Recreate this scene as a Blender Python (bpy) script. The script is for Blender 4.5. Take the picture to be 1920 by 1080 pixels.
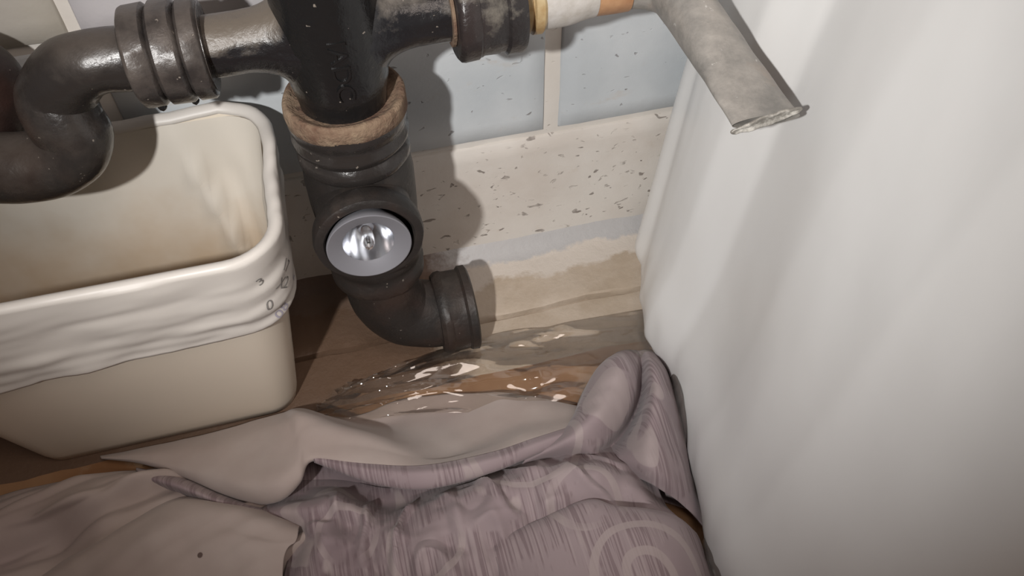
import bpy, bmesh, math, random
from mathutils import Vector, Matrix, noise

S = bpy.context.scene
for o in list(bpy.data.objects): bpy.data.objects.remove(o)
C = bpy.context.collection
PI = math.pi

# ---------------------------------------------------------------- camera
F_PX = 1500.0
PITCH, YAW, ROLL = math.radians(49), math.radians(14), math.radians(-1)
CAM = Vector((0.00152, -0.47525, 0.51866))
_h = Vector((math.sin(YAW), math.cos(YAW), 0)); _r = Vector((math.cos(YAW), -math.sin(YAW), 0)); _z = Vector((0, 0, 1))
FW = _h*math.cos(PITCH) - _z*math.sin(PITCH)
_u = _h*math.sin(PITCH) + _z*math.cos(PITCH)
RT = _r*math.cos(ROLL) + _u*math.sin(ROLL)
UP = -_r*math.sin(ROLL) + _u*math.cos(ROLL)
cd = bpy.data.cameras.new('camera'); cam = bpy.data.objects.new('camera', cd); C.objects.link(cam)
cd.sensor_width = 36; cd.lens = 36*F_PX/1920; cd.clip_start = .01
M = Matrix((RT, UP, -FW)).transposed().to_4x4(); M.translation = CAM
cam.matrix_world = M
S.camera = cam

# ---------------------------------------------------------------- light
w = bpy.data.worlds.new('room_ambient'); S.world = w; w.use_nodes = True
bg = w.node_tree.nodes['Background']; bg.inputs[0].default_value = (1.0, .80, .72, 1); bg.inputs[1].default_value = .06

def light(name, kind, loc, aim, energy, color, **kw):
    d = bpy.data.lights.new(name, kind); d.energy = energy; d.color = color
    for k, v in kw.items(): setattr(d, k, v)
    o = bpy.data.objects.new(name, d); C.objects.link(o)
    o.location = loc
    o.rotation_euler = (Vector(aim)-Vector(loc)).to_track_quat('-Z', 'Y').to_euler()
    return o
# hand torch just left of the lens, and an added soft fill lamp overhead behind the viewer
light('hand_torch', 'SPOT', (-.205, -.60, .62), (.13, .0, .23), 21.5, (1.0, .98, .96), spot_size=math.radians(68), spot_blend=1.0, shadow_soft_size=.011)
light('overhead_fill', 'AREA', (.40, -1.0, 1.7), (.1, -.1, 0), 7.0, (1.0, .85, .76), shape='DISK', size=.7)

S.view_settings.view_transform = 'Standard'; S.view_settings.look = 'None'
S.view_settings.gamma = 1; S.view_settings.use_curve_mapping = False
S.view_settings.exposure = 0.0

# ---------------------------------------------------------------- helpers
def at(px, py, axis, val):
    """a point of the photograph carried to a plane of the place"""
    d = FW + RT*((px-960)/F_PX) + UP*((540-py)/F_PX)
    return CAM + d*((val-CAM[axis])/d[axis])
def tag(o, label=None, cat=None, group=None, kind=None):
    if label: o['label'] = label
    if cat: o['category'] = cat
    if group: o['group'] = group
    if kind: o['kind'] = kind
    return o
def empty(name, loc, label, cat, group=None):
    o = bpy.data.objects.new(name, None); C.objects.link(o); o.location = loc; o.empty_display_size = .02
    return tag(o, label, cat, group)
def build(name, verts, faces, mat, parent=None, smooth=True, sharp=None, uvs=None):
    me = bpy.data.meshes.new(name); me.from_pydata([tuple(v) for v in verts], [], faces); me.update()
    if uvs:
        l = me.uv_layers.new(name='UVMap')
        for p in me.polygons:
            for li in p.loop_indices: l.data[li].uv = uvs[me.loops[li].vertex_index]
    if smooth:
        me.polygons.foreach_set('use_smooth', [True]*len(me.polygons))
        if sharp: me.set_sharp_from_angle(angle=math.radians(sharp))
    me.materials.append(mat)
    o = bpy.data.objects.new(name, me); C.objects.link(o)
    if parent: setpar(o, parent)
    return o
def setpar(o, parent):
    off = Vector((0, 0, 0)); p = parent
    while p: off += p.location; p = p.parent
    o.parent = parent; o.location = o.location - off
def rings_mesh(rings, closed_u=True, cap0=False, cap1=False):
    n = len(rings[0]); v = []; f = []
    for r in rings: v += r
    for i in range(len(rings)-1):
        for j in range(n if closed_u else n-1):
            a = i*n+j; b = i*n+(j+1) % n
            f.append((a, b, b+n, a+n))
    if cap0: f.append(tuple(range(n-1, -1, -1)))
    if cap1: f.append(tuple((len(rings)-1)*n+k for k in range(n)))
    return v, f
def frame(d):
    d = Vector(d).normalized()
    a = Vector((0, 0, 1)) if abs(d.z) < .9 else Vector((0, 1, 0))
    s = d.cross(a).normalized(); t = s.cross(d).normalized()
    return d, s, t
def lathe(name, prof, org, axis, mat, parent=None, n=56, cap0=False, cap1=False, sharp=38, rough=0.0, seed=0):
    """prof: (radius, distance along axis)"""
    d, s, t = frame(axis); org = Vector(org); rings = []
    for k, (r, z) in enumerate(prof):
        ring = []
        for j in range(n):
            a = 2*PI*j/n
            rr = r
            if rough: rr += rough*noise.noise(Vector((math.cos(a)*2.3+seed, math.sin(a)*2.3, z*120)))
            ring.append(org + d*z + (s*math.cos(a)+t*math.sin(a))*rr)
        rings.append(ring)
    v, f = rings_mesh(rings, True, cap0, cap1)
    return build(name, v, f, mat, parent, sharp=sharp)
def catmull(pts, n):
    pts = [Vector(p) for p in pts]; out = []
    P = [pts[0]*2-pts[1]] + pts + [pts[-1]*2-pts[-2]]
    for i in range(1, len(P)-2):
        for k in range(n):
            t = k/n; a, b, c, d = P[i-1:i+3]
            out.append(.5*((2*b)+(c-a)*t+(2*a-5*b+4*c-d)*t*t+(3*b-a-3*c+d)*t**3))
    out.append(pts[-1]); return out
def sweep(name, path, rad, mat, parent=None, n=40, side=None, cap0=True, cap1=True, rough=0, sharp=45, seed=0):
    """rad(t) gives (half width along side, half thickness); path of vectors"""
    rings = []; N = len(path); s = None
    for i, p in enumerate(path):
        d = (path[min(i+1, N-1)]-path[max(i-1, 0)]).normalized()
        if s is None: s = Vector(side) if side else frame(d)[1]
        s = (s-d*s.dot(d)).normalized(); t = s.cross(d)
        a_, b_ = rad(i/(N-1)); ring = []
        for j in range(n):
            a = 2*PI*j/n; q = p + s*a_*math.cos(a) + t*b_*math.sin(a)
            if rough: q = q + (q-p).normalized()*rough*noise.noise(q*55+Vector((seed, 0, 0)))
            ring.append(q)
        rings.append(ring)
    v, f = rings_mesh(rings, True, cap0, cap1)
    return build(name, v, f, mat, parent, sharp=sharp)
def solidify(o, th, off=0):
    m = o.modifiers.new('thickness', 'SOLIDIFY'); m.thickness = th; m.offset = off; return o
def fbm(p, o=4):
    return noise.fractal(p, 1.0, 2.0, o)

# ---------------------------------------------------------------- materials
class NT:
    def __init__(s, name):
        s.m = bpy.data.materials.new(name); s.m.use_nodes = True; s.t = s.m.node_tree
        s.b = s.t.nodes['Principled BSDF']; s.out = s.t.nodes['Material Output']; s._pos = None
    def n(s, kind, **kw):
        x = s.t.nodes.new(kind)
        for k, v in kw.items(): setattr(x, k, v)
        return x
    def l(s, a, b): s.t.links.new(a, b)
    def pos(s):
        if not s._pos: s._pos = s.n('ShaderNodeNewGeometry').outputs['Position']
        return s._pos
    def map(s, scale=(1, 1, 1), rot=(0, 0, 0), loc=(0, 0, 0), src=None):
        x = s.n('ShaderNodeMapping'); x.inputs['Scale'].default_value = scale; x.inputs['Rotation'].default_value = rot; x.inputs['Location'].default_value = loc
        s.l(src or s.pos(), x.inputs[0]); return x.outputs[0]
    def noise(s, scale, detail=4, rough=.55, vec=None, dist=0):
        x = s.n('ShaderNodeTexNoise'); x.inputs['Scale'].default_value = scale; x.inputs['Detail'].default_value = detail
        x.inputs['Roughness'].default_value = rough; x.inputs['Distortion'].default_value = dist
        s.l(vec or s.pos(), x.inputs['Vector']); return x.outputs['Fac']
    def ramp(s, fac, stops, interp='LINEAR'):
        x = s.n('ShaderNodeValToRGB'); e = x.color_ramp; e.interpolation = interp
        while len(e.elements) < len(stops): e.elements.new(.5)
        for el, (p, c) in zip(e.elements, stops):
            el.position = p
            el.color = (c, c, c, 1) if isinstance(c, (int, float)) else (*c, 1)
        s.l(fac, x.inputs[0]); return x.outputs[0]
    def mix(s, fac, a, b, mode='MIX'):
        x = s.n('ShaderNodeMix', data_type='RGBA', blend_type=mode)
        for v, i in ((fac, 0), (a, 6), (b, 7)):
            if isinstance(v, (int, float)): x.inputs[i].default_value = v
            elif isinstance(v, tuple): x.inputs[i].default_value = (*v, 1)
            else: s.l(v, x.inputs[i])
        return x.outputs[2]
    def math(s, op, a, b=None, c=None):
        x = s.n('ShaderNodeMath', operation=op)
        for i, v in enumerate((a, b, c)):
            if v is None: continue
            if isinstance(v, (int, float)): x.inputs[i].default_value = v
            else: s.l(v, x.inputs[i])
        return x.outputs[0]
    def sep(s, src=None):
        x = s.n('ShaderNodeSeparateXYZ'); s.l(src or s.pos(), x.inputs[0]); return x.outputs
    def bump(s, h, strength=.4, dist=.002):
        x = s.n('ShaderNodeBump'); x.inputs['Strength'].default_value = strength; x.inputs['Distance'].default_value = dist
        s.l(h, x.inputs['Height']); s.l(x.outputs[0], s.b.inputs['Normal']); return x
    def set(s, col=None, rough=None, metal=None, spec=None):
        for v, k in ((col, 'Base Color'), (rough, 'Roughness'), (metal, 'Metallic'), (spec, 'Specular IOR Level')):
            if v is None: continue
            if isinstance(v, tuple): s.b.inputs[k].default_value = (*v, 1)
            elif isinstance(v, (int, float)): s.b.inputs[k].default_value = v
            else: s.l(v, s.b.inputs[k])
        return s.m

def iron(name, base=(.013, .012, .012), dust=(.16, .13, .105), lo=.56, hi=.74, rough=.28, scale=38, rust=(.10, .035, .02), dn=.13, na=1.0):
    t = NT(name)
    n1 = t.noise(scale, 6, .62); n2 = t.noise(scale*3.1, 5, .6); n3 = t.noise(17, 3)
    c = t.mix(t.ramp(n3, [(.52, 0), (.72, .75)]), base, rust)
    nz = t.sep(t.n('ShaderNodeNewGeometry').outputs['Normal'])[2]     # settled dust lies on what faces up
    f = t.math('ADD', t.math('MULTIPLY', n1, na), t.math('MULTIPLY', nz, dn))
    c = t.mix(t.ramp(f, [(lo, 0), (hi, .8)]), c, dust)
    c = t.mix(t.ramp(t.noise(260, 2, .5), [(.73, 0), (.77, .7)]), c, (.30, .26, .22))
    t.bump(t.math('ADD', n2, t.math('MULTIPLY', n1, .8)), .55, .0014)
    return t.set(c, t.ramp(f, [(lo-.1, rough), (hi, max(.42, rough))]), 0, .5)
M_iron = iron('black_bitumen_iron', base=(.026, .0225, .021), dust=(.075, .062, .053), lo=.5, hi=.8, scale=24, rust=(.045, .027, .02), rough=.18, dn=.2)
M_iron_glossy = iron('fresh_black_paint', base=(.010, .010, .0105), lo=.74, hi=.95, rough=.24, rust=(.012, .011, .011))
M_iron_arm = iron('scuffed_iron', base=(.012, .011, .012), dust=(.15, .125, .10), lo=.36, hi=.50, rough=.22, scale=48, rust=(.02, .018, .018), dn=.45, na=.5)
M_iron_arm2 = iron('patchy_black_iron', base=(.012, .012, .014), dust=(.17, .15, .13), lo=.62, hi=.82, rough=.18, scale=40, rust=(.02, .018, .018), dn=.25)
M_iron_low = iron('rusty_lower_iron', base=(.018, .015, .0135), dust=(.055, .042, .034), lo=.55, hi=.85, rough=.5, rust=(.045, .024, .017))
M_coupl = iron('dusty_coupling', base=(.030, .026, .025), dust=(.10, .083, .072), lo=.46, hi=.74, rough=.17, scale=34, rust=(.05, .026, .022), dn=.22)
M_coupl2 = iron('worn_coupling', base=(.024, .021, .021), dust=(.20, .18, .15), lo=.56, hi=.74, rough=.3, scale=60, rust=(.04, .028, .026), dn=.2)
M_rust = iron('rust_brown_iron', base=(.020, .011, .009), dust=(.035, .025, .021), lo=.5, hi=.8, rough=.5, rust=(.05, .02, .014))

def simple(name, c1, c2, scale=40, rough=.5, bump=.2, lo=.35, hi=.65, spec=.5, metal=0, bd=.001):
    t = NT(name); f = t.noise(scale, 6, .6)
    c = t.mix(t.ramp(f, [(lo, 0), (hi, 1)]), c1, c2)
    if bump: t.bump(t.noise(scale*2.2, 5, .6), bump, bd)
    return t.set(c, rough, metal, spec)
M_pack = simple('rusty_jointing_compound', (.12, .065, .042), (.25, .18, .12), 75, .9, .9, bd=.003)
M_brass = simple('tarnished_brass', (.33, .21, .09), (.52, .42, .25), 70, .4, .3)
M_tape = simple('white_joint_tape', (.40, .37, .33), (.62, .60, .58), 45, .5, .4)
M_copper = simple('stained_copper', (.30, .14, .065), (.48, .28, .15), 50, .45, .3)
def lead():
    t = NT('dull_lead'); a = t.noise(42, 7, .7); b = t.noise(170, 4, .6); d = t.noise(34, 4)
    c = t.mix(t.ramp(a, [(.35, 0), (.65, 1)]), (.19, .182, .168), (.36, .335, .305))
    c = t.mix(t.ramp(d, [(.58, 0), (.74, .55)]), c, (.34, .25, .19))
    c = t.mix(t.ramp(b, [(.68, 0), (.74, .8)]), c, (.6, .58, .55))
    t.bump(t.math('ADD', a, t.math('MULTIPLY', b, .4)), .5, .0015)
    return t.set(c, t.ramp(a, [(.3, .34), (.7, .6)]), 0, .5)
M_lead = lead()
M_leadcut = simple('bright_cut_lead', (.24, .225, .20), (.62, .60, .55), 130, .3, .6, lo=.45, hi=.62, metal=.2)

def block_paint(name, c1, c2, spots, pit_lo, streak=False):
    t = NT(name)
    big = t.noise(9, 4, .6); fine = t.noise(120, 5, .65)
    c = t.mix(t.ramp(big, [(.38, 0), (.62, 1)]), c1, c2)
    pv = t.map((1, 1, 1.7), (0, .6, 0))
    p1 = t.noise(95, 2, .5, pv, .6); p2 = t.noise(34, 3, .6, t.map((1, 1, 1), loc=(3, 1, 7)))
    pit = t.math('MULTIPLY', t.ramp(p1, [(pit_lo, 0), (pit_lo+.04, 1)]), t.ramp(p2, [(.42, 0), (.55, 1)]))
    c = t.mix(t.math('MULTIPLY', pit, .85), c, spots)
    sm = t.noise(22, 5, .7, t.map((1, 1, 2.2), (0, -.5, 0)))
    c = t.mix(t.ramp(sm, [(.60, 0), (.78, .45)]), c, (.46, .36, .27))
    h = t.math('SUBTRACT', t.math('ADD', t.math('MULTIPLY', fine, .35), big), t.math('MULTIPLY', pit, 1.4))
    t.bump(h, .45, .0016)
    return t.set(c, .62, 0, .35)
M_blue = block_paint('blue_grey_block_paint', (.475, .505, .525), (.56, .585, .60), (.24, .23, .23), .68)
M_cream = block_paint('cream_block_paint', (.58, .53, .48), (.66, .625, .58), (.20, .17, .15), .635)
M_taupe = block_paint('grey_tan_block_paint', (.38, .35, .30), (.43, .40, .36), (.25, .2, .17), .72)
M_mauve = block_paint('mauve_grey_block_paint', (.44, .42, .43), (.48, .465, .475), (.25, .2, .17), .72)
M_mortar = block_paint('cream_painted_mortar', (.60, .56, .51), (.67, .64, .60), (.3, .26, .22), .70)

def floor_mat():
    t = NT('stained_brown_floor')
    a = t.noise(7, 5, .6); b = t.noise(45, 5, .65)
    c = t.mix(t.ramp(a, [(.40, 0), (.60, 1)]), (.28, .145, .07), (.40, .24, .13))
    c = t.mix(t.ramp(b, [(.55, 0), (.75, .6)]), c, (.46, .36, .26))
    x, y, z = t.sep()
    edge = t.math('ADD', t.math('MULTIPLY', t.math('ADD', y, .118), 16), t.math('MULTIPLY', t.math('SUBTRACT', a, .5), 1.6))
    m = t.math('MULTIPLY', t.ramp(edge, [(0, 0), (.35, 1)]), t.ramp(t.math('MULTIPLY', t.math('ADD', x, -.05), 14), [(0, 0), (.4, 1)]))
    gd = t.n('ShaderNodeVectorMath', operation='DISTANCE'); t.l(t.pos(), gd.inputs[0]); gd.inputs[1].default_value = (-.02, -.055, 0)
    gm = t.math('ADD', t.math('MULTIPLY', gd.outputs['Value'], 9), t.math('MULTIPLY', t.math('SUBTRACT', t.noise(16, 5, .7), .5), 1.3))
    c = t.mix(t.ramp(gm, [(.35, .75), (.75, 0)]), c, (.085, .045, .026))  # dark patch painted round the stack's foot for the bin's shade
    c = t.mix(m, c, (.42, .36, .28))                                  # the screed strip by the wall was once painted
    t.bump(t.math('ADD', b, a), .35, .001)
    return t.set(c, t.ramp(a, [(.3, .35), (.7, .6)]), 0, .4)
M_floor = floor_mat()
def cove_mat():
    t = NT('cement_fillet')
    a = t.noise(18, 5, .65); b = t.noise(80, 5, .65)
    y = t.sep()[1]
    c = t.mix(t.ramp(a, [(.4, 0), (.62, 1)]), (.42, .34, .26), (.50, .42, .34))
    e = t.math('ADD', t.math('MULTIPLY', t.math('ADD', y, .036), 50), t.math('MULTIPLY', t.math('SUBTRACT', a, .5), 3.0))
    c = t.mix(t.ramp(e, [(0, 0), (.3, 1)]), c, (.60, .54, .48))
    e2 = t.math('ADD', t.math('MULTIPLY', t.math('ADD', y, .021), 60), t.math('MULTIPLY', t.math('SUBTRACT', t.noise(26, 5, .7), .5), 1.6))
    c = t.mix(t.ramp(e2, [(.35, 0), (.55, .9)]), c, (.43, .425, .43))
    c = t.mix(t.ramp(b, [(.70, 0), (.75, .8)]), c, (.75, .73, .70))
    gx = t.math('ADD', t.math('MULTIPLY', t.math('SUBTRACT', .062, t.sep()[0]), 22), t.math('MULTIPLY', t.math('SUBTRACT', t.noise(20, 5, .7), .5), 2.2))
    c = t.mix(t.ramp(gx, [(.0, 0), (.5, .92)]), c, (.11, .06, .035))   # rust-brown grime round the foot of the stack, also painting in the bin's shade
    t.bump(t.math('ADD', b, t.math('MULTIPLY', a, 2)), .5, .002)
    return t.set(c, .55, 0, .4)
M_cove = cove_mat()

def plastic(name, c, rough, sss=0.0, spec=.5, stain=None, tl=0.0):
    t = NT(name); a = t.noise(6, 4, .6)
    col = t.mix(t.ramp(a, [(.35, 0), (.65, 1)]), tuple(k*.96 for k in c), c)
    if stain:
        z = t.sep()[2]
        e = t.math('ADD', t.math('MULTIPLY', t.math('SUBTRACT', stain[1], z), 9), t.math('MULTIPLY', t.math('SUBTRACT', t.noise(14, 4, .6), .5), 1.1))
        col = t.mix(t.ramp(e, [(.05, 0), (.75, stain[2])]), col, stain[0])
    t.bump(t.noise(30, 3, .5), .06, .001)
    t.set(col, rough, 0, spec)
    if tl:
        tr = t.n('ShaderNodeBsdfTranslucent'); t.l(col, tr.inputs[0])
        mx = t.n('ShaderNodeMixShader'); mx.inputs[0].default_value = tl
        t.l(t.b.outputs[0], mx.inputs[1]); t.l(tr.outputs[0], mx.inputs[2]); t.l(mx.outputs[0], t.out.inputs[0])
    return t.m
M_bin = plastic('ivory_bin_plastic', (.76, .68, .57), .38)
M_liner = plastic('white_liner_film', (.78, .74, .69), .42, tl=.2)
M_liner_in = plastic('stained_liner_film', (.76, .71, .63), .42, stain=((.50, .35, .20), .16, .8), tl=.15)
M_ink = simple('grey_ink', (.17, .16, .15), (.22, .21, .2), 200, .6, 0)
M_ink2 = simple('lilac_grey_ink', (.30, .28, .34), (.36, .34, .4), 200, .6, 0)

def bag_mat():
    t = NT('milky_white_polythene')
    a = t.noise(5, 4, .6); b = t.noise(26, 5, .6, t.map((1, 1, .25)))
    c = t.mix(t.ramp(a, [(.35, 0), (.65, 1)]), (.79, .785, .77), (.83, .83, .82))
    t.bump(t.math('ADD', t.math('MULTIPLY', b, .35), a), .25, .004)
    return t.set(c, .36, 0, .42)
M_bag = bag_mat()
def film_mat(name, opac, tint=(1, .97, .93), rough=.07):
    t = NT(name)
    tr = t.n('ShaderNodeBsdfTransparent'); tr.inputs[0].default_value = (*tint, 1)
    gl = t.n('ShaderNodeBsdfGlossy'); gl.inputs['Roughness'].default_value = rough
    df = t.n('ShaderNodeBsdfDiffuse'); df.inputs[0].default_value = (.75, .72, .68, 1)
    lw = t.n('ShaderNodeLayerWeight'); lw.inputs[0].default_value = .35
    fac = t.math('ADD', t.math('MULTIPLY', lw.outputs['Fresnel'], .85), .07)
    bp = t.n('ShaderNodeBump'); bp.inputs['Strength'].default_value = .25; bp.inputs['Distance'].default_value = .0015
    t.l(t.noise(35, 2, .5), bp.inputs['Height'])
    for x in (gl, lw): t.l(bp.outputs[0], x.inputs['Normal'])
    m1 = t.n('ShaderNodeMixShader'); m1.inputs[0].default_value = opac
    t.l(tr.outputs[0], m1.inputs[1]); t.l(df.outputs[0], m1.inputs[2])
    m2 = t.n('ShaderNodeMixShader'); t.l(fac, m2.inputs[0]); t.l(m1.outputs[0], m2.inputs[1]); t.l(gl.outputs[0], m2.inputs[2])
    t.l(m2.outputs[0], t.out.inputs[0]); return t.m
M_film = film_mat('clear_crinkled_film', .035)
M_hem = film_mat('clear_bag_hem', .12)

def taupe_cloth():
    t = NT('plain_taupe_cloth')
    a = t.noise(10, 4, .6); wv = t.noise(900, 2, .5); b = t.noise(30, 4)
    c = t.mix(t.ramp(a, [(.35, 0), (.65, 1)]), (.395, .325, .298), (.45, .39, .362))
    c = t.mix(t.ramp(t.noise(5.5, 3, .5, t.map(loc=(1.3, .2, 0))), [(.5, 0), (.68, .65)]), c, (.33, .26, .27))  # mauve patches colour in the purplish shade of the folds
    sp = t.n('ShaderNodeVectorMath', operation='DISTANCE'); t.l(t.map((1, 1, .2)), sp.inputs[0]); q = at(376, 1042, 2, .046); sp.inputs[1].default_value = (q.x, q.y, q.z*.2)
    c = t.mix(t.ramp(t.math('MULTIPLY', sp.outputs['Value'], 400), [(.55, .85), (.75, 0)]), c, (.07, .04, .035))   # a small dark spot
    t.bump(t.math('ADD', t.math('MULTIPLY', wv, .1), b), .3, .0015)
    t.b.inputs['Sheen Weight'].default_value = .15
    return t.set(c, .9, 0, .15)
def pattern_cloth():
    t = NT('mauve_printed_cloth')
    base = t.mix(t.ramp(t.noise(9, 3), [(.4, 0), (.62, 1)]), (.27, .21, .222), (.335, .27, .28))
    # broken fine lines of the print
    wob = t.noise(12, 2)
    vec = t.map((1, .022, .022), (0, 0, math.radians(-13)))
    ln = t.noise(640, 1, .6, vec)
    brk = t.noise(26, 3, .6, t.map(loc=(4, 2, 0)))
    lf = t.math('MULTIPLY', t.ramp(ln, [(.52, 0), (.56, 1)]), t.ramp(brk, [(.44, 0), (.50, 1)]))
    c = t.mix(t.math('MULTIPLY', lf, .5), base, (.155, .105, .115))
    lf2 = t.math('MULTIPLY', t.ramp(ln, [(.38, 1), (.42, 0)]), t.ramp(brk, [(.44, 0), (.50, 1)]))
    c = t.mix(t.math('MULTIPLY', lf2, .4), c, (.42, .35, .35))
    # pale scrolls: rings around chosen centres, bent by a slow noise
    x, y, z = t.sep()
    xw = t.math('ADD', x, t.math('MULTIPLY', t.math('SUBTRACT', wob, .5), .012))
    yw = t.math('ADD', y, t.math('MULTIPLY', t.math('SUBTRACT', t.noise(11, 2, .5, t.map(loc=(5, 5, 5))), .5), .02))
    tot = None
    msk = t.ramp(t.noise(15, 2, .5, t.map(loc=(9, 3, 0))), [(.42, 0), (.5, 1)])
    for (px, py, hh, rs, wd, mk) in SCROLLS:
        q = at(px, py, 2, hh)
        dx = t.math('SUBTRACT', xw, q.x); dy = t.math('SUBTRACT', yw, q.y)
        dd = t.math('SQRT', t.math('ADD', t.math('MULTIPLY', dx, dx), t.math('MULTIPLY', dy, dy)))
        for r in rs:
            e = t.math('ABSOLUTE', t.math('SUBTRACT', dd, r))
            k = t.ramp(t.math('DIVIDE', e, wd), [(.8, 1), (1.0, 0)])
            if mk: k = t.math('MULTIPLY', k, msk)
            tot = k if tot is None else t.math('MAXIMUM', tot, k)
    leaf = t.ramp(t.noise(24, 1, .4, t.map((1, .55, 1), (0, 0, .7)), 1.2), [(.64, 0), (.67, 1)])
    tot = t.math('MAXIMUM', tot, leaf)
    c = t.mix(t.math('MULTIPLY', tot, .8), c, (.40, .335, .33))
    t.bump(t.math('ADD', t.math('MULTIPLY', t.noise(800, 2), .1), t.noise(32, 4)), .3, .0015)
    t.b.inputs['Sheen Weight'].default_value = .15
    return t.set(c, .88, 0, .2)
SCROLLS = [(1225, 1085, .06, (.014, .033), .0030, 0), (985, 815, .05, (.037,), .0028, 0), (1100, 935, .055, (.022,), .0028, 1), (800, 1010, .05, (.024,), .0024, 1), (650, 1000, .04, (.018,), .0024, 1)]
M_taupe_cloth = taupe_cloth(); M_print = pattern_cloth()

# ================================================================ SETTING
def quad_grid(name, x0, x1, y0, y1, nx, ny, fz, mat):
    v = []; f = []
    for j in range(ny+1):
        for i in range(nx+1):
            x = x0+(x1-x0)*i/nx; y = y0+(y1-y0)*j/ny; v.append((x, y, fz(x, y)))
    for j in range(ny):
        for i in range(nx):
            a = j*(nx+1)+i; f.append((a, a+1, a+nx+2, a+nx+1))
    return build(name, v, f, mat)
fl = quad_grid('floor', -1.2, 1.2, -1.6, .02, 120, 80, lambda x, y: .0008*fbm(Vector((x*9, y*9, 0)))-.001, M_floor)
tag(fl, 'stained brown concrete floor', None, kind='structure')

# wall: a mortar bed with painted blocks standing proud of it
def box(x0, x1, y0, y1, z0, z1):
    return [(x0, y0, z0), (x1, y0, z0), (x1, y1, z0), (x0, y1, z0), (x0, y0, z1), (x1, y0, z1), (x1, y1, z1), (x0, y1, z1)], \
           [(0, 3, 2, 1), (4, 5, 6, 7), (0, 1, 5, 4), (1, 2, 6, 5), (2, 3, 7, 6), (3, 0, 4, 7)]
def wall_bed():
    nx, nz = 160, 90; v = []; f = []
    for k in range(nz+1):
        for i in range(nx+1):
            x = -1.2+2.4*i/nx; z = -.02+1.3*k/nz
            v.append((x, .0022+.0012*fbm(Vector((x*40, 2, z*40))), z))
    for k in range(nz):
        for i in range(nx):
            a = k*(nx+1)+i; f.append((a, a+1, a+nx+2, a+nx+1))
    return build('wall_back', v, f, M_mortar)
wb = wall_bed(); tag(wb, 'painted block wall behind the pipes with cream mortar joints', None, kind='structure')
def block_mesh(L, H, seed, mat):
    """worn rounded block, front at y=0, origin at its lower left corner"""
    bev = .0022
    def cuts(D, n): return [0, bev*.4, bev] + [bev+(D-2*bev)*q/n for q in range(1, n)] + [D-bev, D-bev*.4, D]
    XS = cuts(L, max(4, int(L/.014))); ZS = cuts(H, 9); nx, nz = len(XS)-1, len(ZS)-1
    v = []; f = []
    for k in range(nz+1):
        for i in range(nx+1):
            x = XS[i]; z = ZS[k]
            e = min(x, L-x, z, H-z)
            wob = fbm(Vector((x*30+seed*7, seed*3.3, z*30)))
            y = .0008*wob + (.0052*(1-min(1, e/bev))**2 if e < bev else 0)
            dx = (.0016*noise.noise(Vector((seed, z*60, 1))) if i in (0, nx) else 0)
            dz = (.0016*noise.noise(Vector((seed+5, x*60, 1))) if k in (0, nz) else 0)
            v.append((x+dx, y-.0004, z+dz))
    for k in range(nz):
        for i in range(nx):
            a = k*(nx+1)+i; f.append((a, a+1, a+nx+2, a+nx+1))
    n = nx+1; base = len(v)
    loop = list(range(n)) + [k*n+nx for k in range(1, nz+1)] + [nz*n+i for i in range(nx-1, -1, -1)] + [k*n for k in range(nz-1, 0, -1)]
    for a in loop: v.append((v[a][0], .03, v[a][2]))
    for q in range(len(loop)):
        a, b = loop[q], loop[(q+1) % len(loop)]; f.append((b, a, base+q, base+(q+1) % len(loop)))
    o = build('block', v, f, mat, wb)
    return o
J = .0105
rows = [  # z0, z1, joint positions, materials from left to right
    (.004, .1280, [-.9, -.6, -.297, .003, .333, .63, .93], [M_cream]*6),
    (.1316, .2545, [-.745, -.445, -.145, .1535, .4535, .75], [M_blue]*5),
    (.2592, .383, [-.6, -.36, -.143, .05, .35, .65], [M_taupe, M_taupe, M_mauve, M_blue, M_blue]),
    (.391, .513, [-.745, -.445, -.145, .1535, .4535, .75], [M_taupe, M_taupe, M_mauve, M_blue, M_blue]),
    (.521, .643, [-.6, -.3, 0, .3, .6], [M_taupe, M_mauve, M_blue, M_blue])]
sd = 1
for z0, z1, js, ms in rows:
    for i in range(len(js)-1):
        jw = J if z0 < .2 else .006
        o = block_mesh(js[i+1]-js[i]-jw, z1-z0, sd, ms[i]); sd += 1
        o.location = (js[i]+jw/2, 0, z0)
# cement fillet along the foot of the wall
def cove():
    prof = [(.004, .026), (-.002, .020), (-.006, .013), (-.013, .0095), (-.02, .0085), (-.03, .008), (-.045, .007), (-.058, .0066), (-.0668, .0062), (-.0684, .0055), (-.0692, .0004), (-.0715, .0004), (-.0722, .0036), (-.076, .0036), (-.092, .0028), (-.112, .0014), (-.122, -.002)]
    N = 200; v = []; f = []
    for i in range(N+1):
        x = -.8+1.6*i/N
        for k, (y, z) in enumerate(prof):
            w_ = fbm(Vector((x*26, k*1.7, 3.1)))
            v.append((x, y+.0022*fbm(Vector((x*26, (k if k < 8 else 9)*1.7, 3.1)))*(k > 1), z+(.0016 if k < 9 else .0005)*w_*(0 < k < len(prof)-1)))
    n = len(prof)
    for i in range(N):
        for k in range(n-1):
            a = i*n+k; f.append((a, a+1, a+n+1, a+n))
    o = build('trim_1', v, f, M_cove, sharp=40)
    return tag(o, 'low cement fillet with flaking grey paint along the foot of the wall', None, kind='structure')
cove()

# ================================================================ PIPE STACK
AX, AY = .003, -.075
stack = empty('drain_stack', (AX, AY, 0), 'black cast iron drain stack with a cross fitting, standing against the wall', 'pipe')
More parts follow.
